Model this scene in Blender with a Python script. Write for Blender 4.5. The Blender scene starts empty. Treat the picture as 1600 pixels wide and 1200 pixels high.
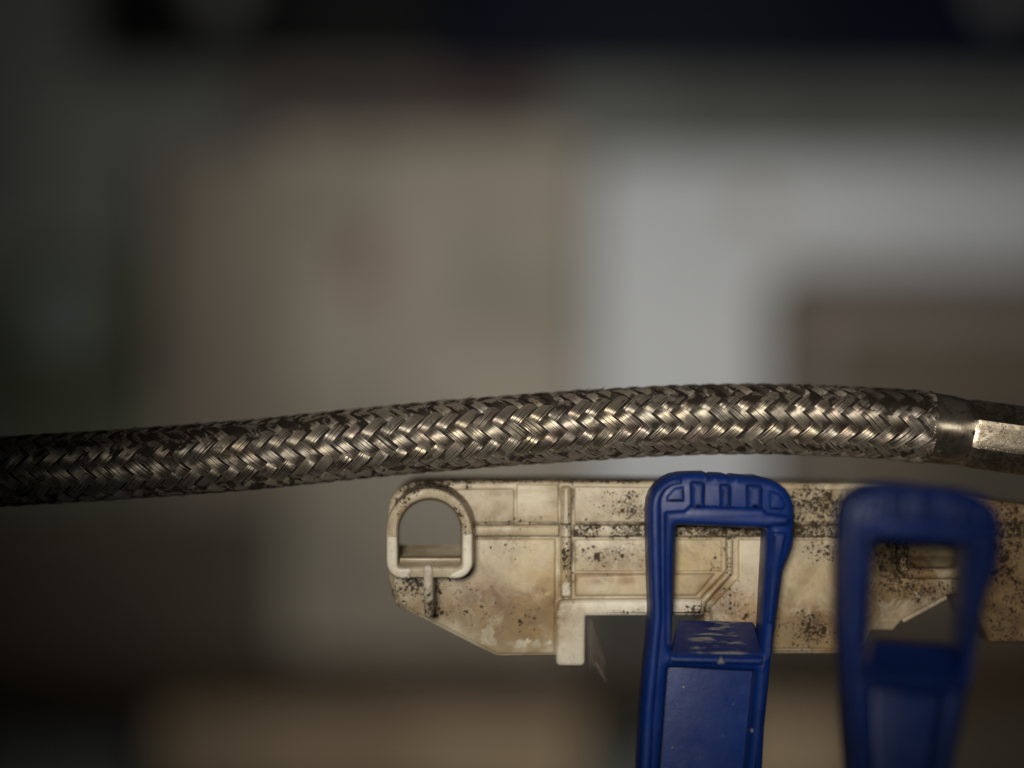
import bpy, bmesh, math, random
import numpy as np
from mathutils import Vector
random.seed(7); rng = np.random.default_rng(7)
scene = bpy.context.scene
COL = scene.collection

# ------------------------------------------------------------------ camera
D = 0.22            # distance of the focal plane (m); 1600 photo pixels = 160 mm there
ZC = 1.20           # height of the lens
cam_d = bpy.data.cameras.new('camera'); cam = bpy.data.objects.new('camera', cam_d)
COL.objects.link(cam); cam.location = (0, 0, ZC); cam.rotation_euler = (math.radians(90), 0, 0)
cam_d.sensor_width = 36; cam_d.lens = 36 * D / 0.16
cam_d.clip_start = 0.005; cam_d.clip_end = 20
cam_d.dof.use_dof = True; cam_d.dof.focus_distance = 0.2182; cam_d.dof.aperture_fstop = cam_d.lens / 17.0
scene.camera = cam
# ------------------------------------------------------------------ world, lamps, exposure
w = bpy.data.worlds.new('World'); scene.world = w; w.use_nodes = True
w.node_tree.nodes['Background'].inputs[0].default_value = (0.80, 0.85, 0.9, 1)
w.node_tree.nodes['Background'].inputs[1].default_value = 0.012
def lamp(name, kind, loc, target, power, color, **kw):
    l = bpy.data.lights.new(name, kind); o = bpy.data.objects.new(name, l); COL.objects.link(o)
    o.location = loc; o.rotation_euler = (Vector(target) - Vector(loc)).to_track_quat('-Z', 'Y').to_euler()
    l.energy = power; l.color = color
    for k, v in kw.items(): setattr(l, k, v)
    return o
# torch held beside the lens
lamp('torch_light', 'SPOT', (-0.026, -0.06, ZC + 0.030), (0.020, 0.22, ZC - 0.001), 3.5, (1.0, 0.93, 0.82),
     spot_size=math.radians(35), spot_blend=1.0, shadow_soft_size=0.024)
# added unseen spot just behind the hose, above the picture, brightening the background
lamp('background_fill_light', 'SPOT', (0.03, 0.27, ZC + 0.11), (0.12, 1.10, ZC + 0.10), 12.2, (1.0, 0.985, 0.96),
     spot_size=math.radians(92), spot_blend=1.0, shadow_soft_size=0.09)
scene.render.engine = 'CYCLES'
scene.cycles.use_denoising = True
scene.cycles.max_bounces = 6
vs = scene.view_settings
vs.view_transform = 'Standard'; vs.look = 'None'; vs.exposure = 0; vs.gamma = 1; vs.use_curve_mapping = False

# ------------------------------------------------------------------ helpers
def P(px, py, Y=D):
    s = 1e-4 * Y / D
    return Vector(((px - 800) * s, Y, ZC + (600 - py) * s))

def link(name, me, mat, parent=None):
    o = bpy.data.objects.new(name, me); COL.objects.link(o)
    if mat: me.materials.append(mat)
    if parent is not None:
        o.parent = parent
        loc = parent_world(parent)
        me.transform(__import__('mathutils').Matrix.Translation(-loc))
    return o
def parent_world(p):
    v = Vector((0, 0, 0))
    while p is not None:
        v += p.location; p = p.parent
    return v
def thing(name, loc, label, cat, group=None):
    o = bpy.data.objects.new(name, None); COL.objects.link(o); o.location = loc; o.empty_display_size = 0.01
    tag(o, label, cat, group); return o
def tag(o, label, cat, group=None):
    o['label'] = label; o['category'] = cat
    if group: o['group'] = group
    return o
def smooth(me, ang=35):
    me.shade_smooth(); me.set_sharp_from_angle(angle=math.radians(ang))

def rpoly(pts, n=6):
    """pts: (x,y) or (x,y,r): polygon with filleted corners"""
    out = []; N = len(pts)
    for i, p in enumerate(pts):
        r = p[2] if len(p) > 2 else 0
        b = np.array(p[:2], float)
        if r <= 0: out.append(tuple(b)); continue
        a = np.array(pts[i-1][:2], float); c = np.array(pts[(i+1) % N][:2], float)
        u = (a-b); v = (c-b); lu = np.linalg.norm(u); lv = np.linalg.norm(v); u /= lu; v /= lv
        ang = math.acos(max(-1, min(1, float(u@v))))
        ra = pts[i-1][2] if len(pts[i-1]) > 2 else 0; rc = pts[(i+1) % N][2] if len(pts[(i+1) % N]) > 2 else 0
        t = min(r / math.tan(ang/2), lu*(0.49 if ra > 6 else .88), lv*(0.49 if rc > 6 else .88)); rr = t*math.tan(ang/2)
        bis = (u+v); bis /= np.linalg.norm(bis); ctr = b + bis * rr/math.sin(ang/2)
        p0 = b+u*t-ctr; p1 = b+v*t-ctr
        a0 = math.atan2(p0[1], p0[0]); a1 = math.atan2(p1[1], p1[0])
        d = (a1-a0+math.pi) % (2*math.pi) - math.pi
        for k in range(n+1):
            th = a0+d*k/n; out.append((ctr[0]+rr*math.cos(th), ctr[1]+rr*math.sin(th)))
    return out

def slab_mesh(loops, Y, thick, bevel=0.0004, wob=0.0):
    """flat shape(s) given in photo pixels at depth Y, extruded backwards by thick, with rounded edges"""
    cu = bpy.data.curves.new('tmp', 'CURVE'); cu.dimensions = '2D'; cu.fill_mode = 'BOTH'
    for lp in loops:
        sp = cu.splines.new('POLY'); sp.points.add(len(lp)-1); sp.use_cyclic_u = True
        for q, (x, y) in zip(sp.points, lp):
            v = P(x, y, Y); q.co = (v.x, v.z - ZC, 0, 1)
    cu.extrude = max(thick/2 - bevel, 1e-6); cu.bevel_depth = bevel; cu.bevel_resolution = 2; cu.offset = -bevel
    o = bpy.data.objects.new('tmp', cu); COL.objects.link(o)
    dg = bpy.context.evaluated_depsgraph_get(); dg.update()
    me = bpy.data.meshes.new_from_object(o.evaluated_get(dg))
    bpy.data.objects.remove(o); bpy.data.curves.remove(cu)
    n = len(me.vertices); co = np.empty(n*3); me.vertices.foreach_get('co', co); co = co.reshape(-1, 3)
    new = np.stack([co[:, 0], Y + thick/2 - co[:, 2], co[:, 1] + ZC], 1)
    me.vertices.foreach_set('co', new.ravel()); me.materials.clear()
    bm = bmesh.new(); bm.from_mesh(me); bmesh.ops.remove_doubles(bm, verts=bm.verts, dist=1e-6)
    bmesh.ops.recalc_face_normals(bm, faces=bm.faces); bm.to_mesh(me); bm.free()
    smooth(me, 40); me.update()
    return me
def slab(name, loops, Y, thick, mat, parent, bevel=0.0004):
    if isinstance(loops[0][0], (int, float)): loops = [loops]
    return link(name, slab_mesh([rpoly(l) for l in loops], Y, thick, bevel), mat, parent)

def loft_mesh(loops, close_first=False, close_last=False, cyclic=True, ang=40):
    """loops: list of equal-length lists of 3-D points; joins neighbours by quads"""
    bm = bmesh.new(); V = [[bm.verts.new(p) for p in lp] for lp in loops]; n = len(loops[0])
    for a, b in zip(V, V[1:]):
        for k in range(n if cyclic else n-1):
            bm.faces.new((a[k], a[(k+1) % n], b[(k+1) % n], b[k]))
    if close_first: bm.faces.new(V[0][::-1])
    if close_last: bm.faces.new(V[-1])
    bmesh.ops.recalc_face_normals(bm, faces=bm.faces)
    me = bpy.data.meshes.new('m'); bm.to_mesh(me); bm.free(); smooth(me, ang); return me

def box_mesh(lo, hi, bevel=0.004):
    bm = bmesh.new(); bmesh.ops.create_cube(bm, size=1)
    for v in bm.verts:
        v.co = Vector([lo[k] + (v.co[k]+0.5)*(hi[k]-lo[k]) for k in range(3)])
    if bevel: bmesh.ops.bevel(bm, geom=bm.edges[:], offset=bevel, segments=2, affect='EDGES', profile=0.5)
    me = bpy.data.meshes.new('m'); bm.to_mesh(me); bm.free(); smooth(me, 40); return me
def pbox(name, x0, y0, x1, y1, Y, depth, mat, parent=None, bevel=0.004):
    a = P(x0, y1, Y); b = P(x1, y0, Y)
    return link(name, box_mesh((a.x, Y, a.z), (b.x, Y+depth, b.z), bevel), mat, parent)

def tube_mesh(pts, rad, sides=6):
    pts = [Vector(p) for p in pts]; loops = []
    for i, p in enumerate(pts):
        t = (pts[min(i+1, len(pts)-1)] - pts[max(i-1, 0)]).normalized()
        u = t.cross(Vector((0.13, 0.9, 0.31))).normalized(); v = t.cross(u)
        r = rad[i] if isinstance(rad, (list, tuple)) else rad
        loops.append([p + (u*math.cos(a)+v*math.sin(a))*r for a in [2*math.pi*k/sides for k in range(sides)]])
    return loft_mesh(loops, True, True, ang=60)

# ------------------------------------------------------------------ material helpers
class NB:
    def __init__(s, name):
        s.m = bpy.data.materials.new(name); s.m.use_nodes = True; s.t = s.m.node_tree; s.n = s.t.nodes
        s.b = s.n['Principled BSDF']; s.g = None
    def put(s, sock, v):
        if hasattr(v, 'is_linked') or isinstance(v, bpy.types.NodeSocket): s.t.links.new(v, sock)
        else: sock.default_value = v
    def math(s, op, a, b=0.0, c=0.0, clamp=False):
        nd = s.n.new('ShaderNodeMath'); nd.operation = op; nd.use_clamp = clamp
        s.put(nd.inputs[0], a); s.put(nd.inputs[1], b); s.put(nd.inputs[2], c); return nd.outputs[0]
    def add(s, a, b): return s.math('ADD', a, b)
    def mul(s, a, b): return s.math('MULTIPLY', a, b)
    def sub(s, a, b): return s.math('SUBTRACT', a, b)
    def pos(s):
        if s.g is None:
            s.g = s.n.new('ShaderNodeNewGeometry').outputs['Position']
        return s.g
    def pxy(s):
        """world X and Z expressed in tenths of a millimetre"""
        if hasattr(s, '_xy'): return s._xy
        sp = s.n.new('ShaderNodeSeparateXYZ'); s.t.links.new(s.pos(), sp.inputs[0])
        s._xy = (s.math('MULTIPLY_ADD', sp.outputs[0], 1e4/1.009, 800), s.math('MULTIPLY_ADD', s.sub(sp.outputs[2], ZC), -1e4/1.009, 600))
        return s._xy
    def noise(s, scale, detail=3, rough=0.55, dist=0.0, off=0.0, vec=None):
        nd = s.n.new('ShaderNodeTexNoise'); nd.inputs['Scale'].default_value = scale
        nd.inputs['Detail'].default_value = detail; nd.inputs['Roughness'].default_value = rough; nd.inputs['Distortion'].default_value = dist
        v = vec if vec is not None else s.pos()
        if off:
            a = s.n.new('ShaderNodeVectorMath'); a.operation = 'ADD'; s.t.links.new(v, a.inputs[0]); a.inputs[1].default_value = (off, off*.7, -off); v = a.outputs[0]
        s.t.links.new(v, nd.inputs['Vector']); return nd.outputs['Fac']
    def voro(s, scale, feature='F1', rand=1.0):
        nd = s.n.new('ShaderNodeTexVoronoi'); nd.feature = feature; nd.inputs['Scale'].default_value = scale
        nd.inputs['Randomness'].default_value = rand
        dv = s.n.new('ShaderNodeVectorMath'); dv.operation = 'ADD'
        # wobble so that specks are not round
        nz = s.n.new('ShaderNodeTexNoise'); nz.inputs['Scale'].default_value = scale*1.3; s.t.links.new(s.pos(), nz.inputs['Vector'])
        sc = s.n.new('ShaderNodeVectorMath'); sc.operation = 'SCALE'; sc.inputs['Scale'].default_value = 0.9/scale
        s.t.links.new(nz.outputs['Color'], sc.inputs[0]); s.t.links.new(s.pos(), dv.inputs[0]); s.t.links.new(sc.outputs[0], dv.inputs[1])
        s.t.links.new(dv.outputs[0], nd.inputs['Vector']); return nd.outputs['Distance'], nd.outputs['Color']
    def step(s, v, lo, hi):
        nd = s.n.new('ShaderNodeMapRange'); nd.interpolation_type = 'SMOOTHSTEP'
        s.put(nd.inputs['Value'], v); nd.inputs['From Min'].default_value = lo; nd.inputs['From Max'].default_value = hi
        return nd.outputs['Result']
    def mix(s, f, a, b):
        nd = s.n.new('ShaderNodeMix'); nd.data_type = 'RGBA'
        s.put(nd.inputs[0], f)
        for k, v in ((6, a), (7, b)):
            if isinstance(v, tuple): nd.inputs[k].default_value = (*v[:3], 1)
            else: s.t.links.new(v, nd.inputs[k])
        return nd.outputs[2]
    def blob(s, cx, cy, rx, ry):
        """soft patch on the plate, centre and radii in tenths of a millimetre"""
        x, y = s.pxy()
        a = s.math('DIVIDE', s.sub(x, cx), rx); b = s.math('DIVIDE', s.sub(y, cy), ry)
        d = s.add(s.mul(a, a), s.mul(b, b)); return s.math('EXPONENT', s.mul(d, -1.0))
    def blobs(s, lst):
        out = None
        for (cx, cy, rx, ry, k) in lst:
            v = s.mul(s.blob(cx, cy, rx, ry), k); out = v if out is None else s.add(out, v)
        return out
    def bump(s, h, strength=0.3, dist=0.0002):
        nd = s.n.new('ShaderNodeBump'); nd.inputs['Strength'].default_value = strength; nd.inputs['Distance'].default_value = dist
        s.t.links.new(h, nd.inputs['Height']); s.t.links.new(nd.outputs[0], s.b.inputs['Normal'])
    def set(s, **kw):
        for k, v in kw.items():
            k = k.replace('_', ' ').title() if k not in ('IOR',) else k
            if isinstance(v, tuple): v = (*v[:3], 1)
            s.put(s.b.inputs[k], v)
        return s.m

def simple(name, col, rough=0.6, var=0.25, scale=12.0, metallic=0.0, spec=0.4):
    b = NB(name); n = b.noise(scale, 4)
    dark = tuple(c*(1-var) for c in col); lite = tuple(min(1, c*(1+var)) for c in col)
    b.set(base_color=b.mix(b.step(n, 0.3, 0.7), dark, lite), roughness=rough, metallic=metallic)
    b.b.inputs['Specular IOR Level'].default_value = spec
    b.bump(b.noise(scale*8, 3), 0.15, 0.001)
    return b.m

def cream_material(name='stained_ivory_plastic', hi=(0.57, 0.51, 0.385), lo=(0.42, 0.355, 0.245), wk=.72, yk=.75):
    b = NB(name)
    base = b.mix(b.step(b.noise(90, 4), 0.35, 0.68), hi, lo)
    base = b.mix(b.mul(b.step(b.noise(420, 4, 0.6, off=3), 0.45, 0.75), 0.35), base, (0.40, 0.31, 0.20))
    # yellowed plastic
    yel = b.math('MULTIPLY', b.blobs([(840, 880, 60, 60, .9), (1085, 880, 55, 45, .9), (1270, 900, 50, 60, .6), (860, 985, 40, 50, .8), (960, 910, 60, 25, .5)]),
                 b.step(b.noise(130, 3, off=5), 0.25, 0.6), clamp=True)
    base = b.mix(b.mul(yel, yk), base, (0.56, 0.41, 0.17))
    # rusty brown stains along the lower edge
    st = b.blobs([(805, 965, 62, 34, 1.25), (850, 950, 36, 50, .6), (700, 945, 45, 26, .5), (770, 925, 40, 25, .5), (1275, 985, 75, 34, 1.5), (1160, 955, 60, 30, .9),
                  (955, 905, 70, 8, .7), (985, 880, 60, 20, .35), (1380, 900, 70, 60, .9), (1590, 900, 60, 150, 2.6), (1420, 905, 60, 40, .8), (1120, 920, 30, 25, .6)])
    stn = b.math('MULTIPLY', st, b.mul(b.step(b.noise(230, 6, 0.68, 1.2, off=1), 0.26, 0.60), 1.6), clamp=True)
    base = b.mix(b.mul(stn, 0.9), base, b.mix(b.step(b.noise(300, 4, off=8), .35, .65), (0.155, 0.078, 0.026), (0.31, 0.185, 0.07)))
    # scraped, paler patches with ragged edges
    sc = b.mul(b.blobs([(815, 1004, 50, 10, .8), (762, 990, 18, 18, .8), (884, 920, 8, 26, 1.0), (1240, 1018, 30, 6, 1.2)]), 1.0)
    scm = b.step(b.add(sc, b.mul(b.sub(b.noise(330, 4, 0.6, 0.6, off=2), 0.5), 2.6)), 0.62, 0.72)
    base = b.mix(scm, base, (0.64, 0.60, 0.49))
    # dirt density field (where the mould and soot gathered)
    x, y = b.pxy()
    den = b.blobs([(1010, 790, 80, 34, .42), (1290, 785, 65, 36, .62), (635, 925, 40, 26, .45), (955, 868, 62, 22, .32), (700, 920, 60, 40, .18), (790, 845, 60, 25, .16),
                   (690, 945, 42, 20, .25), (800, 962, 55, 26, .26), (1130, 880, 24, 45, .30), (1285, 860, 60, 20, .30), (1265, 985, 60, 30, .42), (1400, 880, 60, 60, .45), (1398, 862, 16, 34, .7), (1440, 826, 50, 7, .4), (1460, 925, 40, 18, .4), (1590, 880, 70, 140, .45),
                   (885, 880, 12, 60, .30), (820, 815, 110, 12, .18), (668, 752, 80, 13, .8), (625, 775, 25, 25, .35), (725, 790, 20, 50, .25), (1090, 952, 22, 12, .5), (990, 955, 40, 8, .25), (1160, 960, 60, 40, .25)])
    rib = b.mul(b.mul(b.step(b.math('ABSOLUTE', b.sub(y, 829)), 15, 8), b.step(x, 870, 930)), 0.52)
    top = b.mul(b.step(y, 757, 753), 0.6)
    den = b.add(b.mul(b.add(b.add(den, rib), top), 1.5), 0.17)
    den = b.mul(den, b.step(b.noise(240, 3, 0.6, off=11), 0.12, 0.62))
    dirt = None
    for sc_, k in ((1300, 0.62), (2300, 0.60), (3600, .60), (560, 0.50)):
        dd, cc = b.voro(sc_)
        sep = b.n.new('ShaderNodeSeparateColor'); b.t.links.new(cc, sep.inputs[0])
        r = b.mul(b.sub(b.add(den, 0.0), b.mul(sep.outputs[0], 0.55 if sc_ != 560 else 1.1)), 1.0)     # random size of each speck
        v = b.step(b.sub(b.mul(b.math('MINIMUM', b.math('MAXIMUM', r, 0.0), 0.5), 1.5*k), dd), -0.02, 0.10)
        v = b.mul(v, b.step(r, 0.0, 0.03))
        dirt = v if dirt is None else b.math('MAXIMUM', dirt, v)
    film = b.math('MULTIPLY', b.mul(den, 0.8), b.step(b.noise(520, 5, 0.65, off=4), 0.25, 0.65), clamp=True)
    base = b.mix(film, base, (0.12, 0.085, 0.05))
    smg = b.math('MULTIPLY', b.step(b.noise(650, 5, .7, 1.0, off=14), .54, .70), b.math('MULTIPLY_ADD', den, 1.1, .10), clamp=True)
    base = b.mix(b.mul(smg, .85), base, (0.075, 0.050, 0.030))
    wash = b.mul(b.step(b.noise(75, 6, .7, 1.5, off=17), .44, .66), wk)
    base = b.mix(wash, base, (0.25, 0.18, 0.09))
    base = b.mix(b.mul(dirt, 0.88), base, (0.022, 0.016, 0.012))
    # ragged grime lines along the mouldings
    def line(val, c, wd, amt, nz):
        d = b.math('ABSOLUTE', b.add(b.sub(val, c), b.mul(b.sub(nz, 0.5), 7)))
        return b.mul(b.step(d, wd, wd*0.3), amt)
    nz = b.noise(260, 4, 0.6, off=6); n2 = b.step(b.noise(180, 4, 0.6, off=9), 0.36, 0.6)
    ln = b.mul(b.math('MAXIMUM', line(y, 819, 3.2, .9, nz), line(y, 839.5, 2.2, .85, nz)), b.mul(n2, b.step(x, 735, 745)))
    l2 = b.mul(b.math('MAXIMUM', line(x, 895, 3.0, .95, nz), line(x, 874, 2.2, .7, nz)), b.mul(n2, b.step(y, 950, 935)))
    base = b.mix(b.math('MAXIMUM', ln, l2), base, (0.045, 0.028, 0.016))
    rough = b.math('MULTIPLY_ADD', dirt, 0.45, 0.45); b.put(b.b.inputs['Specular IOR Level'], b.math('MULTIPLY_ADD', dirt, -.4, .45))
    b.set(base_color=base, roughness=rough)
    b.b.inputs['Subsurface Weight'].default_value = 0.0
    h = b.add(b.mul(b.noise(900, 4), 0.5), b.add(b.mul(dirt, 0.8), b.mul(scm, -0.5)))
    b.bump(h, 0.30, 0.00012)
    return b.m

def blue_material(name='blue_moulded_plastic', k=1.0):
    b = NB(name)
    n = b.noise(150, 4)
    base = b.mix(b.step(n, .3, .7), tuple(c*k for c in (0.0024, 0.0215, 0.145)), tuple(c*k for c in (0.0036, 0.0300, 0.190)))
    b.b.inputs['Specular IOR Level'].default_value = .30
    dd, cc = b.voro(260); sep = b.n.new('ShaderNodeSeparateColor'); b.t.links.new(cc, sep.inputs[0])
    fl = b.mul(b.step(dd, .13, .06), b.step(sep.outputs[0], .955, .97))
    mv = b.n.new('ShaderNodeMapping'); b.t.links.new(b.pos(), mv.inputs[0]); mv.inputs['Rotation'].default_value = (0, .5, 0); mv.inputs['Scale'].default_value = (1, 1, .06)
    scr = b.mul(b.step(b.noise(2600, 2, .5, vec=mv.outputs[0]), .66, .74), b.step(b.noise(160, 3, off=3), .48, .62))
    base = b.mix(b.mul(scr, .45), base, (0.045, 0.07, 0.20))
    dust = b.mul(b.step(b.noise(600, 5, .7, off=2), .60, .78), .06)
    base = b.mix(dust, base, (0.16, 0.17, 0.20)); base = b.mix(b.mul(fl, .8), base, (0.16, 0.17, 0.20))
    b.set(base_color=base, roughness=b.math('MULTIPLY_ADD', b.noise(300, 4, off=7), .45, .20))
    b.bump(b.add(b.noise(500, 4), fl), .22, .0002)
    return b.m

def sill_material():
    b = NB('scuffed_blue_plastic'); x, y = b.pxy()
    mp = b.n.new('ShaderNodeVectorMath'); mp.operation = 'MULTIPLY'; b.t.links.new(b.pos(), mp.inputs[0]); mp.inputs[1].default_value = (.22, 1, 1)
    sx = b.add(b.mul(b.sub(x, 1113), 1.0), 1113)
    m = b.mul(b.mul(b.step(x, 1062, 1080), b.step(x, 1160, 1140)), b.step(b.noise(900, 4, .6, .5, off=3, vec=mp.outputs[0]), .50, .62))
    base = b.mix(b.mul(m, .85), (0.010, 0.018, 0.085), (0.19, 0.18, 0.155))
    b.set(base_color=base, roughness=b.math('MULTIPLY_ADD', m, .3, .3)); b.bump(b.noise(900, 4), .3, .0002)
    return b.m

CTRL = [(0, 737), (200, 725), (400, 710), (600, 689), (800, 672), (1000, 659), (1100, 655), (1200, 654), (1300, 657.5), (1400, 662.5), (1462, 668.5)]
def braid_material():
    b = NB('soiled_shaded_steel_wire')
    oi = b.n.new('ShaderNodeObjectInfo').outputs['Random']
    steel = b.mix(b.step(b.noise(170, 3, off=2), .35, .65), (0.62, 0.545, 0.42), (0.58, 0.53, 0.46))
    steel = b.mix(b.mul(b.step(b.noise(260, 2, off=12), .52, .68), .55), steel, (0.58, 0.42, 0.36))
    steel = b.mix(b.mul(oi, .25), steel, (0.42, 0.38, 0.30))
    vo = b.n.new('ShaderNodeVectorMath'); vo.operation = 'ADD'; cb = b.n.new('ShaderNodeCombineXYZ'); b.t.links.new(b.mul(oi, 3.7), cb.inputs[0]); b.t.links.new(b.mul(oi, 2.1), cb.inputs[1])
    b.t.links.new(b.pos(), vo.inputs[0]); b.t.links.new(cb.outputs[0], vo.inputs[1]); ov = vo.outputs[0]
    g1 = b.step(b.noise(380, 3, .6, .4, vec=ov), .47, .62)
    g2 = b.step(b.noise(1500, 3, .65, vec=ov), .54, .70)
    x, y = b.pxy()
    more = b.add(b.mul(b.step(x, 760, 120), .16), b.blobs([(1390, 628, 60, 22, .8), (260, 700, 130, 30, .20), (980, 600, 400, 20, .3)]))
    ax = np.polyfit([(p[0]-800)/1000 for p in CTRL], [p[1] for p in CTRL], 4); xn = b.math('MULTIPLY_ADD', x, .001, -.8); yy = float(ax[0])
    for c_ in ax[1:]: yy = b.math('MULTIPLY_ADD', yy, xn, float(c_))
    more = b.add(more, b.add(b.mul(b.step(b.sub(yy, y), 14, 42), .75), b.mul(b.step(b.sub(y, yy), 26, 50), .55)))  # upper and lower rows darkened: shading of the round hose put into the colour
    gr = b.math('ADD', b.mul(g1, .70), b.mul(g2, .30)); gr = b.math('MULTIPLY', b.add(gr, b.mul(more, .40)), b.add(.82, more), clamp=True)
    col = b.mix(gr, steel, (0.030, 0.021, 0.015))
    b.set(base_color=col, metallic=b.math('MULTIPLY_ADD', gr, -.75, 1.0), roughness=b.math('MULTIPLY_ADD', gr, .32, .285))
    b.bump(b.noise(3200, 3), .25, .00006)
    return b.m

def ferrule_material():
    b = NB('worn_plated_steel')
    x, y = b.pxy()
    wear = b.mul(b.step(b.noise(1500, 5, .7, off=2), .42, .60), b.step(x, 1505, 1515))
    col = b.mix(b.step(b.noise(200, 4), .35, .7), (0.58, 0.51, 0.40), (0.30, 0.255, 0.20))
    col = b.mix(b.mul(wear, .75), col, (0.20, 0.165, 0.115))
    dd, cc = b.voro(2600); pit = b.mul(b.mul(b.step(dd, .36, .18), b.step(b.noise(700, 4, .7, off=4), .45, .60)), b.step(x, 1505, 1515))
    smr = b.step(b.noise(420, 5, .7, 1.5, off=6), .45, .68)
    col = b.mix(b.mul(smr, .6), col, (0.10, 0.08, 0.055))
    col = b.mix(b.mul(pit, .8), col, (0.04, 0.03, 0.02))
    b.set(base_color=col, metallic=.92, roughness=b.math('MULTIPLY_ADD', wear, .14, .33))
    b.b.inputs['Anisotropic'].default_value = .9; b.b.inputs['Anisotropic Rotation'].default_value = .25
    tg = b.n.new('ShaderNodeTangent'); tg.direction_type = 'RADIAL'; tg.axis = 'X'; b.t.links.new(tg.outputs[0], b.b.inputs['Tangent'])
    b.bump(b.add(b.noise(1100, 5, .65), b.mul(pit, -1.5)), .22, .0001)
    return b.m

CREAM = cream_material(); CHALK = cream_material('chalky_worn_plastic', (0.70, 0.66, 0.56), (0.60, 0.55, 0.44), .22, .2); BLUE = blue_material(k=.74); BLUE_SHADED = blue_material('shaded_blue_moulded_plastic', .42); WIRE = braid_material(); FERR = ferrule_material()  # the darker blue is the same clip plastic with shade put into its colour
GRIME = simple('packed_soot', (0.016, 0.011, 0.008), .75, .4, 300)
FIBRE = simple('pale_fibre', (0.15, 0.125, 0.105), .6, .2, 400)
BRIGHT = simple('bright_wire', (0.75, 0.72, 0.66), .25, .1, 300, metallic=1.0)
GREY_PL = simple('scuffed_residue', (0.15, 0.145, 0.14), .7, .3, 500)

# ------------------------------------------------------------------ background: wall, shelf and what stands on it
YB = 1.08
wall = link('wall', box_mesh((-1.6, 1.25, 0.2), (1.6, 1.35, 2.2), 0), simple('wall_paint', (0.17, 0.175, 0.155), .8, .25, 5)); wall['kind'] = 'structure'

M_SHELF = simple('dark_stained_wood', (0.055, 0.032, 0.014), .55, .4, 9)
sh = thing('shelf', P(700, 1100, 1.05), 'dark brown wooden shelf board running blurred behind the blue clips', 'shelf')
a = P(-500, 1042, 1.05); c = P(2100, 1098, 1.05)
link('board', box_mesh((a.x, 1.05, c.z), (c.x, 1.249, a.z), .003), M_SHELF, sh)
for xx in (-180, 1880):
    q = P(xx, 1098, 1.1); link('bracket', box_mesh((q.x-.012, 1.12, q.z-.16), (q.x+.012, 1.249, q.z-.0005), .002), M_SHELF, sh)

def carton(name, x0, y0, x1, Y, depth, mat, label, cat, bev=.006):
    """box standing on the shelf; edges in photo pixels at the depth of its front"""
    zb = P(0, 1042, 1.05).z
    a = P(x0, y0, Y); b = P(x1, y0, Y)
    o = thing(name, ((a.x+b.x)/2, Y+depth/2, zb), label, cat)
    link('body', box_mesh((a.x, Y, zb), (b.x, Y+depth, a.z), bev), mat, o)
    return o, a, b, zb
M_BEIGE = simple('beige_card', (0.37, 0.325, 0.25), .75, .20, 9)
M_WHITE = simple('white_enamel', (0.60, 0.61, 0.61), .55, .07, 6)
M_BROWN = simple('brown_card', (0.105, 0.085, 0.060), .75, .25, 8)
M_BROWN2 = simple('brown_kraft_paper', (0.24, 0.20, 0.15), .75, .25, 8)
M_PINK = simple('pink_tape', (0.23, 0.185, 0.16), .6, .1, 20)
M_RED = simple('red_brown_print', (0.22, 0.125, 0.085), .7, .3, 18)
M_GREYP = simple('grey_print', (0.33, 0.30, 0.25), .7, .2, 20)
M_NAVY = simple('navy_lacquer', (0.0028, 0.0040, 0.014), .6, .2, 8, spec=.1)
M_BLACK = simple('black_lacquer', (0.0035, 0.0035, 0.0035), .6, .2, 8, spec=.1)
M_KNOB = simple('dull_grey_metal', (0.12, 0.12, 0.11), .5, .1, 20)
M_GREEN = simple('olive_plastic', (0.070, 0.080, 0.036), .6, .2, 15)
M_SLATE = simple('slate_disc', (0.13, 0.14, 0.132), .6, .15, 15)
M_TAN = simple('tan_card', (0.42, 0.31, 0.19), .75, .2, 8)
M_DARKB = simple('dark_brown_card', (0.085, 0.066, 0.044), .8, .2, 8)
M_DGREY = simple('grey_board', (0.085, 0.078, 0.065), .7, .2, 8)

o, a, b, zb = carton('carton', 440, 218, 915, 1.10, .12, M_BEIGE, 'blurred beige carton with a red-brown mark, left of the white box', 'box')
q = P(535, 455, 1.10); r = P(600, 365, 1.10)
link('printed_mark', box_mesh((q.x, 1.0985, q.z), (r.x, 1.0998, r.z), 0), M_RED, o)
q = P(690, 440, 1.10); r = P(900, 405, 1.10)
link('printed_line', box_mesh((q.x, 1.0985, q.z), (r.x, 1.0998, r.z), 0), M_GREYP, o)
q = P(440, 230, 1.10); r = P(915, 218, 1.10)
link('lid', box_mesh((q.x-.003, 1.097, q.z-.012), (r.x+.003, 1.223, r.z+.003), .004), M_BEIGE, o)

o, a, b, zb = carton('carton', 240, 232, 437, 1.102, .12, M_BROWN2, 'narrow dull brown carton standing at the left of the beige one', 'box')
q = P(300, 260, 1.102); r = P(330, 250, 1.102)
link('tape', box_mesh((q.x, 1.1005, zb+.001), (r.x, 1.1017, a.z-.004), 0), simple('packing_tape', (0.15, 0.12, 0.09), .4, .1, 20), o)

o, a, b, zb = carton('white_box', 918, 232, 1760, 1.104, .10, M_WHITE, 'large blurred white box behind the right half of the hose', 'box', .022)
q = P(1185, 322, 1.104)
link('spot_mark', box_mesh((q.x-.014, 1.1025, q.z-.01), (q.x+.014, 1.1038, q.z+.01), 0), M_GREYP, o)

o, a, b, zb = carton('carton', 1205, 412, 1780, 1.055, .055, M_BROWN, 'low dark brown carton in front of the white box, at the right edge', 'box', .026)
link('tape', box_mesh((a.x+.03, 1.0535, a.z-.046), (b.x-.03, 1.0548, a.z-.027), 0), M_PINK, o)
link('tape', box_mesh((a.x+.027, 1.0535, zb+.03), (a.x+.040, 1.0548, a.z-.05), 0), M_PINK, o)

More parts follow.
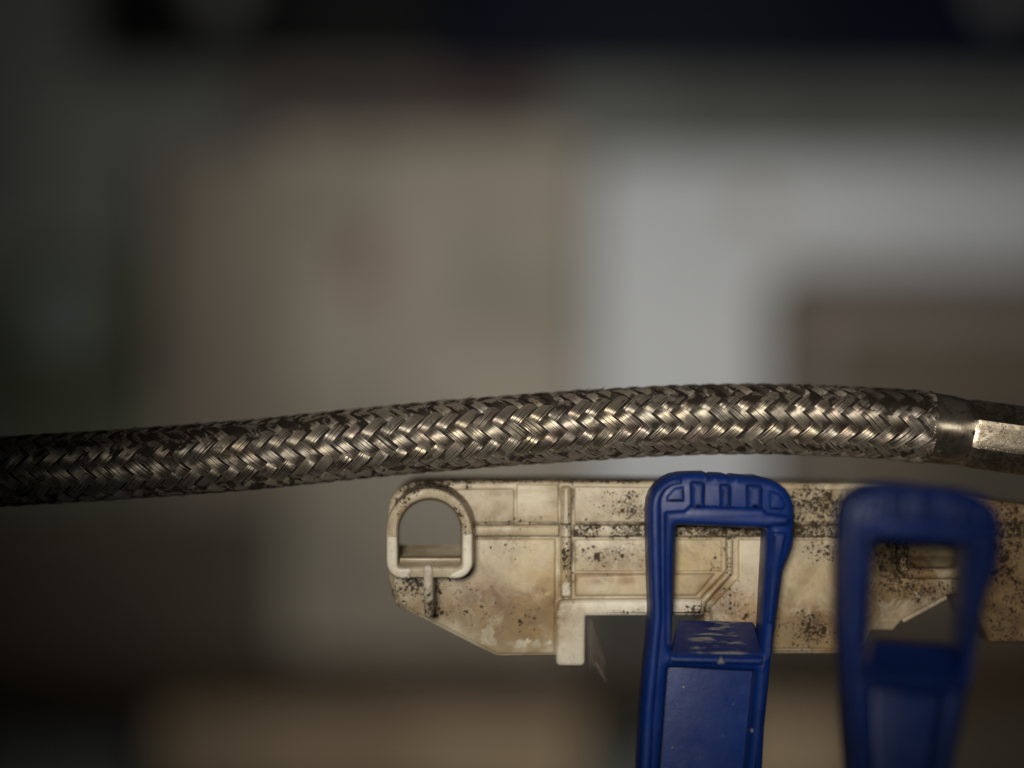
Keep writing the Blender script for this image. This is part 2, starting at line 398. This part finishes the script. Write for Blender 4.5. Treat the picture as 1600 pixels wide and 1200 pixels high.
o, a, b, zb = carton('grey_box', 895, 880, 1240, 1.075, .05, M_DGREY, 'low dark grey box seen blurred through the notch of the cream plate', 'box')
link('lid', box_mesh((a.x-.002, 1.073, a.z-.02), (b.x+.002, 1.127, a.z+.002), .003), M_DGREY, o)
o, a, b, zb = carton('carton', -140, 800, 425, 1.056, .02, M_DARKB, 'low dark brown carton on the shelf under the left part of the hose', 'box')
link('lid', box_mesh((a.x-.002, 1.054, a.z-.025), (b.x+.002, 1.078, a.z+.002), .003), M_DARKB, o)
# round roll standing left
c0 = P(95, 490, 1.10); Rr = .058
zb = P(0, 1042, 1.05).z
roll = thing('tape_roll', (c0.x, 1.12, zb), 'dark olive round roll with slate grey centre at the left edge', 'roll')
def disc_ring(cx, cz, y0, y1, r0, r1, n=48):
    L = []
    for (r, y) in ((r0, y1), (r0, y0), (r1, y0), (r1, y1)):
        L.append([(cx+r*math.cos(2*math.pi*k/n), y, cz+r*math.sin(2*math.pi*k/n)) for k in range(n)])
    L.append(L[0]); return loft_mesh(L)
link('tape_winding', disc_ring(c0.x, c0.z, 1.10, 1.15, .034, Rr), M_GREEN, roll)
bm_l = [[(c0.x+.0335*math.cos(2*math.pi*k/48), yy, c0.z+.0335*math.sin(2*math.pi*k/48)) for k in range(48)] for yy in (1.105, 1.145)]
link('core', loft_mesh(bm_l, True, True), M_SLATE, roll)
# the block the roll stands on
blk = thing('low_box', (c0.x, 1.14, zb), 'dark greenish box under the round roll at the left edge', 'box')
link('body', box_mesh((P(-160, 0, 1.09).x, 1.085, zb), (P(238, 0, 1.09).x, 1.20, c0.z-Rr), .005), simple('dark_green_card', (0.085, 0.092, 0.060), .8, .2, 8), blk)
link('lid', box_mesh((P(-160, 0, 1.09).x-.002, 1.083, c0.z-Rr-.03), (P(238, 0, 1.09).x+.001, 1.202, c0.z-Rr+.001), .003), simple('dark_olive_card', (0.075, 0.088, 0.046), .8, .2, 8), blk)

# wall cabinet along the top
cab = thing('wall_cabinet', P(880, 95, 1.18), 'near-black navy wall cabinet along the top of the picture', 'cabinet')
a = P(150, 90, 1.20); c = P(1900, -600, 1.20)
link('body', box_mesh((a.x, 1.202, a.z), (c.x, 1.249, c.z), .004), M_BLACK, cab)
def cab_door(x0, x1, y1, mat, kx):
    a = P(x0, y1, 1.18); c = P(x1, -600, 1.18)
    d = link('door', box_mesh((a.x, 1.18, a.z), (c.x, 1.201, c.z), .004), mat, cab)
    k = P(kx, -8, 1.17); L = []
    for (rr, yy) in ((.008, 1.1795), (.008, 1.168), (.020, 1.160), (.022, 1.152), (.014, 1.147)):
        L.append([(k.x+rr*math.cos(2*math.pi*i/24), yy, k.z+rr*math.sin(2*math.pi*i/24)) for i in range(24)])
    link('knob', loft_mesh(L, True, True), M_KNOB, d)
cab_door(145, 690, 92, M_BLACK, 350); cab_door(694, 1900, 112, M_NAVY, 1560)
# strip of reddish wood on the wall under the cabinet
st = tag(pbox('batten', 380, 128, 860, 195, 1.232, .0175, simple('reddish_wood', (0.12, 0.075, 0.062), .7, .3, 9), None, .004), 'dark reddish wooden batten on the wall above the beige carton', 'batten')

# boxes below the shelf
def low(name, x0, y0, x1, Y, dep, mat, label):
    a = P(x0, y0, Y); b = P(x1, 1500, Y)
    o = thing(name, ((a.x+b.x)/2, Y+dep/2, b.z), label, 'box')
    link('body', box_mesh((a.x, Y, b.z), (b.x, Y+dep, a.z), .006), mat, o)
    link('lid', box_mesh((a.x-.003, Y-.003, a.z-.05), (b.x+.003, Y+dep+.003, a.z+.003), .004), mat, o)
low('carton', 255, 1122, 905, 1.06, .17, M_TAN, 'tan carton below the shelf at the bottom edge, left of the front blue clip')
low('carton', 1150, 1112, 1345, 1.08, .17, M_TAN, 'tan carton below the shelf, seen between the two blue clips')
low('carton', 1440, 1075, 1900, 1.07, .17, M_DARKB, 'dark brown carton below the shelf in the bottom right corner')

# ------------------------------------------------------------------ cream latch plate
YP = 0.2228
plate = thing('latch_plate', P(900, 1022, YP), 'dirty cream plastic latch plate with a D-shaped ring, behind the blue clips', 'plastic part')
def dloop(l, r, top, bot, rb, Y, n=20, m=6):
    """D outline: arched top, flat bottom with rounded corners, equal point count for every call"""
    cx = (l+r)/2; hw = (r-l)/2; rt = hw; cy = top+rt
    pts = [(cx - hw*math.cos(math.pi*k/n), cy - rt*math.sin(math.pi*k/n)) for k in range(n+1)]
    for k in range(m+1):
        t = math.pi/2*k/m; pts.append((r-rb+rb*math.cos(t), bot-rb+rb*math.sin(t)))
    for k in range(m+1):
        t = math.pi/2+math.pi/2*k/m; pts.append((l+rb+rb*math.cos(t), bot-rb+rb*math.sin(t)))
    return pts if Y is None else [P(x, y, Y) for (x, y) in pts]
outline = [(606, 752, 46), (880, 751), (1345, 756), (1660, 796), (1660, 1004), (1548, 1004), (1502, 926), (1478, 931), (1412, 968, 10), (1396, 986, 6), (1362, 986, 6), (1345, 1022, 4),
           (1101, 1022, 4), (1101, 950), (905, 950), (905, 1024), (775, 1026, 34), (617, 946, 22), (607, 905, 8)]
hole1 = dloop(612, 733, 768, 888, 18, None)
hole2 = rpoly([(1416, 824, 10), (1506, 824, 10), (1506, 894, 14), (1416, 894, 14)])
body = link('base_panel', slab_mesh([rpoly(outline, 8), hole1, hole2], YP, .0125, .0006), CREAM, plate)
# D ring: arched tube standing proud of the panel, its floor sloping up towards the back
e = .0004
ring = link('ring', loft_mesh([
    dloop(607, 745, 752, 894, 22, YP+.0015), dloop(604.5, 737.5, 763, 902, 25, .2150+e*1.6), dloop(604.5, 737, 763.5, 902, 25, .2150+e*.5), dloop(607.5, 734.5, 766, 899.5, 23, .2150),
    dloop(618, 725, 774.5, 889, 9, .2150), dloop(621, 722, 777.5, 886, 6, .2150+e*.6), dloop(622.5, 721, 779, 884.5, 5, .2150+e*2),
    dloop(624, 720.5, 781, 851, 4, .2255), dloop(614, 730, 771, 860, 6, .2255), dloop(614, 730, 771, 880, 10, YP+.0015)]), CREAM, plate)
slab('ring_cheek', [(604, 838, 3), (620.5, 838, 3), (620.5, 888, 5), (641, 888, 2), (644, 894), (638, 898), (643, 904, 2), (604, 904, 26)], .2145, .0012, CHALK, ring, .0003)
slab('ring_cheek', [(738, 834, 3), (722.5, 834, 3), (722.5, 888, 5), (705, 895), (700, 904, 2), (738, 904, 26)], .2145, .0012, CHALK, ring, .0003)
slab('ring_lip', [(624, 872), (720, 872), (720, 879, 2), (624, 879, 2)], .2172, .003, CREAM, ring, .0003)
slab('post', [(660.5, 884, 7), (675.5, 884, 7), (677, 966, 6), (663, 966, 6)], .2140, .0110, CHALK, plate, .0007)
# ribs and raised panels
slab('cross_rib', [(738, 821), (874, 820), (874, 838), (738, 838)], YP-.0011, .0020, CREAM, plate, .0005)
slab('cross_rib', [(896, 820), (1350, 821), (1350, 839), (896, 839)], YP-.0011, .0020, CREAM, plate, .0005)
slab('upright_rib', [(877, 760, 4), (892, 760, 4), (893, 934), (876, 934)], YP-.0016, .0025, CREAM, plate, .0005)
slab('raised_panel', [(700, 765), (803, 764, 3), (803, 816), (736, 816), (728, 795)], YP-.0006, .0015, CREAM, plate, .00025)
slab('raised_panel', [(807, 757), (872, 757), (872, 816), (807, 816)], YP-.0004, .0015, CREAM, plate, .00025)
slab('raised_panel', [(735, 842), (868, 842), (867, 1021), (777, 1022, 32), (622, 943, 18), (612, 903), (735, 880)], YP-.0008, .0015, CREAM, plate, .0004)
slab('raised_panel', [(898, 760), (1343, 765), (1343, 816), (898, 816)], YP-.0004, .0015, CREAM, plate, .00025)
slab('raised_panel', [(898, 843), (1128, 843), (1128, 893), (898, 893)], YP-.0006, .0015, CREAM, plate, .0003)
slab('moulding', [(898, 897), (1118, 897), (1088, 932), (898, 932)], YP-.0014, .0022, CREAM, plate, .0008)
slab('contour_ridge', [(1136, 843), (1145, 843), (1145, 897, 8), (1103, 943, 5), (1103, 949), (1094, 949), (1094, 938, 5), (1136, 893, 8)], YP-.0020, .0026, CREAM, plate, .0005)
slab('raised_panel', [(1154, 843), (1343, 844), (1343, 1014, 4), (1110, 1014, 4), (1110, 950, 4), (1154, 903, 8)], YP-.0007, .0015, CREAM, plate, .0003)
slab('hook_bracket', [(869, 1041, 7), (870, 938, 12), (1101, 936, 3), (1101, 962, 3), (915, 963, 2), (914, 1041, 7)], YP-.0019, .012, CHALK, plate, .0006)
# collar of the second opening, seen through the blurred clip
slab('opening_rim', [[(1404, 826, 10), (1520, 826, 10), (1520, 905, 20), (1404, 905, 22)], [(1420, 831, 8), (1500, 831, 8), (1500, 889, 12), (1420, 889, 12)]], YP-.0022, .004, CREAM, plate, .0007)
link('opening_floor', loft_mesh([[P(1421, 890, YP), P(1504, 890, YP), P(1504, 893, YP), P(1421, 893, YP)], [P(1421, 868, YP+.0036), P(1504, 868, YP+.0036), P(1504, 880, YP+.0036), P(1421, 880, YP+.0036)]], True, True), CREAM, plate)
link('opening_back', slab_mesh([rpoly([(1410, 815), (1514, 815), (1514, 876), (1410, 876)])], YP+.0035, .001, .0002), CREAM, plate)
link('edge_rim', tube_mesh([P(1410, 970, YP-.0004), P(1440, 954, YP-.0006), P(1478, 933, YP-.0006)], .0004, 8), CREAM, plate)
# frayed fibres behind the hook
for k in range(5):
    f = k/4; pts = []
    for t in np.linspace(0, 1, 9):
        x = 917+7*f + t*(8+12*f) + 2.0*math.sin(5*t+k) * t; y = 968 + 78*t*(0.82+.25*random.random()**.3 if t > .9 else .95)
        pts.append(P(x, y, .2262+.0006*f-.0006*t))
    link('fibre', tube_mesh(pts, [.00007]*8+[.00003], 5), FIBRE, plate)
for (x, y, dx, dy) in ((941, 1056, 4, 5), (945, 1060, 1, 7), (942, 1050, -5, 4)):
    link('fibre', tube_mesh([P(930, 1036, .2258), P(x-4, y-8, .2258), P(x, y, .2258), P(x+dx, y+dy, .2258)], [.00007, .00006, .00006, .00003], 5), FIBRE, plate)

# ------------------------------------------------------------------ blue clips
def make_clip(label, Y0, T, stem, group, rec, BLUE=BLUE):
    """T maps photo pixels of the front clip to pixels of this one; stem = lower edge points"""
    root = thing('clip', P(*T(1100, 1700), Y0), label, 'plastic clip', group)
    M = lambda pts: [(*T(p[0], p[1]), *(p[2:])) for p in pts]
    S = lambda name, loops, dy, th, bev, par=None: slab(name, [M(l) for l in loops] if not isinstance(loops[0][0], (int, float)) else M(loops), Y0+dy, th, BLUE, par or root, bev)
    (lx, lx2, rx, rx2) = stem
    outer = [(1013, 744, 58), (1072, 740, 4), (1105, 739, 4), (1110, 744, 3), (1116, 741, 4), (1136, 742, 4), (1142, 746, 3), (1149, 743, 4), (1186, 747, 5),
             (1244, 751, 58), (1241, 852, 60), (1225, 890, 60), (1211, 990, 60), (rx, 1140, 40), (rx2, 1330, 30), (rx2, 1700), (lx2, 1700), (lx2, 1330, 30), (lx, 1110, 40), (1017, 965, 40), (1013, 840, 5)]
    window = [(1057, 821, 5), (1201, 827, 5), (1191, 1022, 4), (1050, 1020, 4)]
    recess = [(rec[0], 1044, 4), (rec[1], 1050, 4), (rx2-rec[2], 1325), (rx2-rec[2], 1690), (lx2+rec[3], 1690), (lx2+rec[3], 1325)]
    fr = S('frame', [outer, window, recess], 0, .0076, .0012)
    # shelf closing the lower part of the window, sloping up to the back
    a = M([(1046, 1024), (1194, 1026), (1190, 1021), (1050, 1020)]); b = M([(1058, 975), (1180, 979), (1176, 972), (1060, 969)])
    link('sill', loft_mesh([[P(x, y, Y0+.0006) for x, y in a], [P(x, y, Y0+.0074) for x, y in b]], True, True), BLUE, root)
    # recessed face of the stem
    S('stem_face', [(rec[0]-4, 1040), (rec[1]+4, 1046), (rx2-rec[2]+4, 1329), (rx2-rec[2]+4, 1695), (lx2+rec[3]-4, 1695), (lx2+rec[3]-4, 1329)], .0036, .004, .0004)
    # raised mouldings on the head
    S('edge_rim', [(lx2+3, 1690), (lx2+3, 1325), (lx+3, 1110, 40), (1020, 965, 40), (1016, 840, 5), (1016, 748, 56), (1067, 747, 3), (1067, 757, 3), (1034, 758, 34), (1034, 860, 5), (1036, 965, 40), (lx+20, 1110, 40), (lx2+20, 1325), (lx2+20, 1690)], -.0010, .003, .0007, fr)
    S('head_panel', [(1041, 785, 2), (1041, 776, 8), (1054, 762, 8), (1070, 759, 2), (1071, 785, 2)], -.0005, .002, .0005, fr)
    S('inner_rim', [(1039, 960, 3), (1038, 799, 6), (1070, 797, 4), (1079, 789, 4), (1193, 794, 4), (1202, 802, 4), (1236, 806, 4), (1234, 822, 4), (1202, 824, 3), (1058, 819, 3), (1054, 824, 3), (1048, 1012, 3), (1040, 1012, 3)], -.0012, .003, .0007, fr)
    for (x0, x1, yt) in ((1079, 1103, 752), (1125, 1144, 756), (1167, 1193, 757)):
        S('grip_ridge', [(x0, yt, 5), (x1, yt+1, 5), (x1-1, 796, 3), (x0+1, 795, 3)], -.0018, .0045, .0007, fr)
        S('grip_bump', [(x0-4, yt-12, 6), (x1+1, yt-12, 6), (x1-1, yt+6, 5), (x0-1, yt+6, 5)], .0020, .008, .0012, fr)
    S('edge_rim', [(1201, 764, 4), (1222, 773, 18), (1233, 799, 8), (1203, 796, 3)], -.0006, .0022, .0005, fr)
    S('side_rib', [(1208, 831, 3), (1231, 832, 4), (1219, 890, 30), (1208, 975, 3), (1199, 975, 3)], -.0006, .0022, .0005, fr)
    S('cross_bar', [(1046, 1024, 3), (1196, 1027, 3), (1193, 1041, 3), (1044, 1038, 3)], -.0006, .004, .0006, fr)
    return root
clips = 'blue plastic clips in front of the cream plate'
c1 = make_clip('sharp blue plastic clip with square window, in front of the middle of the cream plate', .2130, lambda x, y: (x, y), (1003, 992, 1196, 1186), clips, (1044, 1182, 30, 30))
def scuff(parent, name, pts, Y, th, mat): slab(name, pts, Y, th, mat, parent, .00005)
sill1 = [c for c in c1.children if c.name.startswith('sill')][0]
sill1.data.materials[0] = sill_material()
slab('chip', [(1121, 1037), (1124, 1031), (1127, 1026), (1130, 1033), (1133, 1037)], .2122, .0006, GREY_PL, c1, .0001)
for (x, y, r) in ((1068, 1074, 2.2), (1175, 1142, 2.6), (1051, 1168, 1.8), (1058, 1100, 1.2), (1146, 1100, 1.0), (1094, 1185, 1.0), (1130, 1150, .9)):
    pts = [(x+r*random.uniform(.6, 1.2)*math.cos(t), y+r*random.uniform(.8, 1.6)*math.sin(t)) for t in np.linspace(0, 5.6, 7)]
    slab('fleck', pts, .2164 if x < 1170 else .2129, .0004, GREY_PL, c1, .00004)

def T2(x, y):
    x2 = (x-1128)*1.075; y2 = (y-738)*1.07; an = math.radians(1.8)
    return (1446 + x2*math.cos(an) - y2*math.sin(an), 756 + x2*math.sin(an) + y2*math.cos(an))
c2 = make_clip('blurred blue plastic clip darkened as if shaded, right of the sharp one, nearer the lens', .1865, T2, (1034, 1058, 1186, 1160), clips, (1064, 1166, 24, 24), BLUE_SHADED)

# ------------------------------------------------------------------ braided hose
YH = .2232
hose = thing('braided_hose', P(700, 745, YH), 'soiled braided steel hose with crimped ferrule crossing the picture', 'hose')
ctrl = np.array([(-260, 748), (-120, 743), (0, 737), (200, 725), (400, 710), (600, 689), (800, 672), (1000, 659), (1100, 655), (1200, 654), (1300, 657.5), (1400, 662.5), (1462, 668.5), (1527, 679), (1600, 688.5), (1720, 704)], float)
sc = 1e-4*YH/D
# smooth resampling of the axis
tx = np.linspace(-240, 1700, 4000)
ty = np.interp(tx, ctrl[:, 0], ctrl[:, 1])
ker = np.hanning(241); ker /= ker.sum(); tyx = np.concatenate([np.full(120, ty[0]), ty, np.full(120, ty[-1])]); ty = np.convolve(tyx, ker, 'valid')
X = (tx-800)*sc; Z = ZC+(600-ty)*sc
sl = np.concatenate([[0], np.cumsum(np.hypot(np.diff(X), np.diff(Z)))])
tX = np.gradient(X, sl); tZ = np.gradient(Z, sl); nn = np.hypot(tX, tZ); tX /= nn; tZ /= nn
def s_of_px(px): return float(np.interp(px, tx, sl))
def frame(s):
    x = np.interp(s, sl, X); z = np.interp(s, sl, Z); a = np.interp(s, sl, tX); c = np.interp(s, sl, tZ)
    C = np.stack([x, np.full_like(x, YH), z], -1); U = np.stack([-c, np.zeros_like(x), a], -1)     # up in the picture
    B = np.zeros_like(C); B[..., 1] = -1.0                                                          # towards the lens
    return C, U, B
RM = .00522; AMP = .00030; NS = 12; PITCH = .0352; NW = 6
s0, s1 = s_of_px(-130), s_of_px(1449)
S = np.linspace(s0, s1, 600)
tws_x = np.array([-300, 200, 600, 800, 1000, 1300, 1700]); tws_d = np.array([.17, .17, .05, .0, -.13, -.09, -.09])
def twist(s):
    px = np.interp(s, sl, tx); d = np.interp(px, tws_x, tws_d); return d
TW = twist(S)
kk = np.hanning(61); kk /= kk.sum(); TW = np.convolve(np.concatenate([np.full(30, TW[0]), TW, np.full(30, TW[-1])]), kk, 'valid')
C, U, B = frame(S)
SIDES = 5
def snoise(n, step, amp):
    k = int(n/step)+4; v = rng.normal(0, 1, k); xs = np.linspace(0, k-1, n); i = xs.astype(int).clip(0, k-2); f = xs-i; f = f*f*(3-2*f)
    return amp*(v[i]*(1-f)+v[i+1]*f)
def f_over(wv):
    cth = np.cos(2*np.pi*(wv-.5)/4); return np.tanh(2.0*cth)/math.tanh(2.0)
def mesh_np(name, verts, faces):
    me = bpy.data.meshes.new(name); me.vertices.add(len(verts)); me.vertices.foreach_set('co', np.ascontiguousarray(verts, dtype=np.float32).ravel())
    nf = len(faces); me.loops.add(nf*4); me.loops.foreach_set('vertex_index', np.ascontiguousarray(faces, dtype=np.int32).ravel())
    me.polygons.add(nf); me.polygons.foreach_set('loop_start', np.arange(0, nf*4, 4, dtype=np.int32))
    me.update(calc_edges=True); me.shade_smooth(); return me
base_off = np.array(P(700, 745, YH))
grow = 1 + .035*np.exp(-((S-s1)/.004)**2)
for dirn in (1, -1):
    for i in range(NS):
        Vs = []; Fs = []; base = 0
        lat = snoise(len(S), 30, .035); hv = snoise(len(S), 12, .00002)
        for m in range(NW):
            du = (m-(NW-1)/2)/NW*.86 + snoise(len(S), 22, .014) + lat
            idx = i+du
            # theta from the picture's up direction, turning towards the lens; the row phase follows the slow twist of the braid
            if dirn == 1: th = 2*np.pi*(S/PITCH + idx/NS); v = NS*(th/(2*np.pi) + S/PITCH); wv = i+v
            else:         th = 2*np.pi*(-S/PITCH + idx/NS); u = NS*(th/(2*np.pi) - S/PITCH); wv = i+u
            hgt = dirn*f_over(wv)
            r = (RM + AMP*hgt + hv - .00009*(2*np.abs((m-(NW-1)/2)/NW))**2.2 + .00007*(2*(m-(NW-1)/2)/NW) + snoise(len(S), 18, .000012))*grow
            dw = np.clip(((wv - (.5 if dirn == 1 else 2.5) + 2) % 4) - 2, -1, 1); r = r*(1 + .0*(1/np.cos(dw*np.pi/NS) - 1))
            # w = theta*NS/pi ; we want w=0.5 (mod 4) at theta = pi/2 + twist
            tho = th - .5*np.pi/NS + (np.pi/2 % (4*np.pi/NS)) + TW
            ct, stt = np.cos(tho), np.sin(tho)
            p = C + (U*ct[:, None] + B*stt[:, None])*r[:, None]
            N_ = U*ct[:, None] + B*stt[:, None]
            t = np.gradient(p, axis=0); t /= np.linalg.norm(t, axis=1, keepdims=True)
            side = np.cross(t, N_); side /= np.linalg.norm(side, axis=1, keepdims=True); nrm = np.cross(side, t)
            wr = .000120*rng.uniform(.93, 1.07)
            ang = 2*np.pi*np.arange(SIDES)/SIDES + math.pi/2
            ringv = p[:, None, :] + wr*(side[:, None, :]*np.cos(ang)[None, :, None] + nrm[:, None, :]*np.sin(ang)[None, :, None])
            n = len(S); Vs.append(ringv.reshape(-1, 3))
            a = (np.arange(n-1)[:, None]*SIDES + np.arange(SIDES)[None, :]); b2 = np.arange(n-1)[:, None]*SIDES + (np.arange(SIDES)[None, :]+1) % SIDES
            f = np.stack([a, b2, b2+SIDES, a+SIDES], -1).reshape(-1, 4) + base; Fs.append(f); base += n*SIDES
        V = np.concatenate(Vs)-base_off
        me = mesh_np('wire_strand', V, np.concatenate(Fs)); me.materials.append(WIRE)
        o = bpy.data.objects.new('wire_strand', me); COL.objects.link(o); o.parent = hose
# soot and grease packed between the strands
SS = np.linspace(s0, s_of_px(1600), 160); C2, U2, B2 = frame(SS)
link('packed_grime', loft_mesh([[Vector(C2[k] + (U2[k]*math.cos(a)+B2[k]*math.sin(a))*(RM-.00004)) for a in np.linspace(0, 2*math.pi, 32, endpoint=False)] for k in range(len(SS))], True, True), GRIME, hose)
# stray broken wires along the top and lower edge
for k in range(46):
    s = random.uniform(s_of_px(60), s_of_px(1440)); th = random.choice([random.gauss(.35, .35), random.gauss(.5, .6), random.gauss(2.3, .6)])
    ln = random.uniform(.0006, .0022); pts = []
    dirn = random.choice((1, -1)); bend = random.uniform(.00005, .00045)
    for t in np.linspace(0, 1, 5):
        ss = np.array([s+ln*t]); c_, u_, b_ = frame(ss); tt = th+dirn*ln*t*2*math.pi/PITCH
        pts.append(Vector((c_+(u_*math.cos(tt)+b_*math.sin(tt))*(RM+AMP+.00008+bend*t*t))[0]))
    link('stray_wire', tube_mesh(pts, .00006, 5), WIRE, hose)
# crimped ferrule: round collar passing into an eight-sided crimp
def fsec(px, R, oct_):
    s = np.array([s_of_px(800+(px-800)*.975)]); c_, u_, b_ = frame(s); out = []
    n = 64
    for k in range(n):
        a = 2*math.pi*k/n
        af = ((a + math.pi/8) % (math.pi/4)) - math.pi/8      # flats face the lens
        ro = R*math.cos(math.pi/8)/math.cos(af)
        r = R*(1-oct_)+min(ro, R*.99)*oct_
        out.append(Vector((c_+(u_*math.cos(a)+b_*math.sin(a))*r)[0]))
    return out
k_ = sc
secs = [(1461, 52, 0), (1460.5, 55.2, 0), (1462.5, 56.3, 0), (1466, 55.4, 0), (1474, 54.8, 0), (1500, 54.2, 0), (1510, 53.6, .12), (1519, 53.4, .55), (1524, 54.2, .9), (1527, 56.6, 1), (1531, 57.6, 1), (1560, 57.6, 1), (1690, 57.6, 1)]
link('ferrule', loft_mesh([fsec(px, R*k_, oc) for px, R, oc in secs], True, True, ang=24), FERR, hose)
for (x0, y0, x1, y1) in ((1463, 717, 1474, 718.5), (1465, 706, 1474, 703), (1467, 709, 1473, 716), (1474, 703, 1481, 702)):
    link('stray_wire', tube_mesh([P(x0, y0, .2188), P((x0+x1)/2, (y0+y1)/2-.6, .2188), P(x1, y1, .2188)], .00006, 5), BRIGHT, hose)
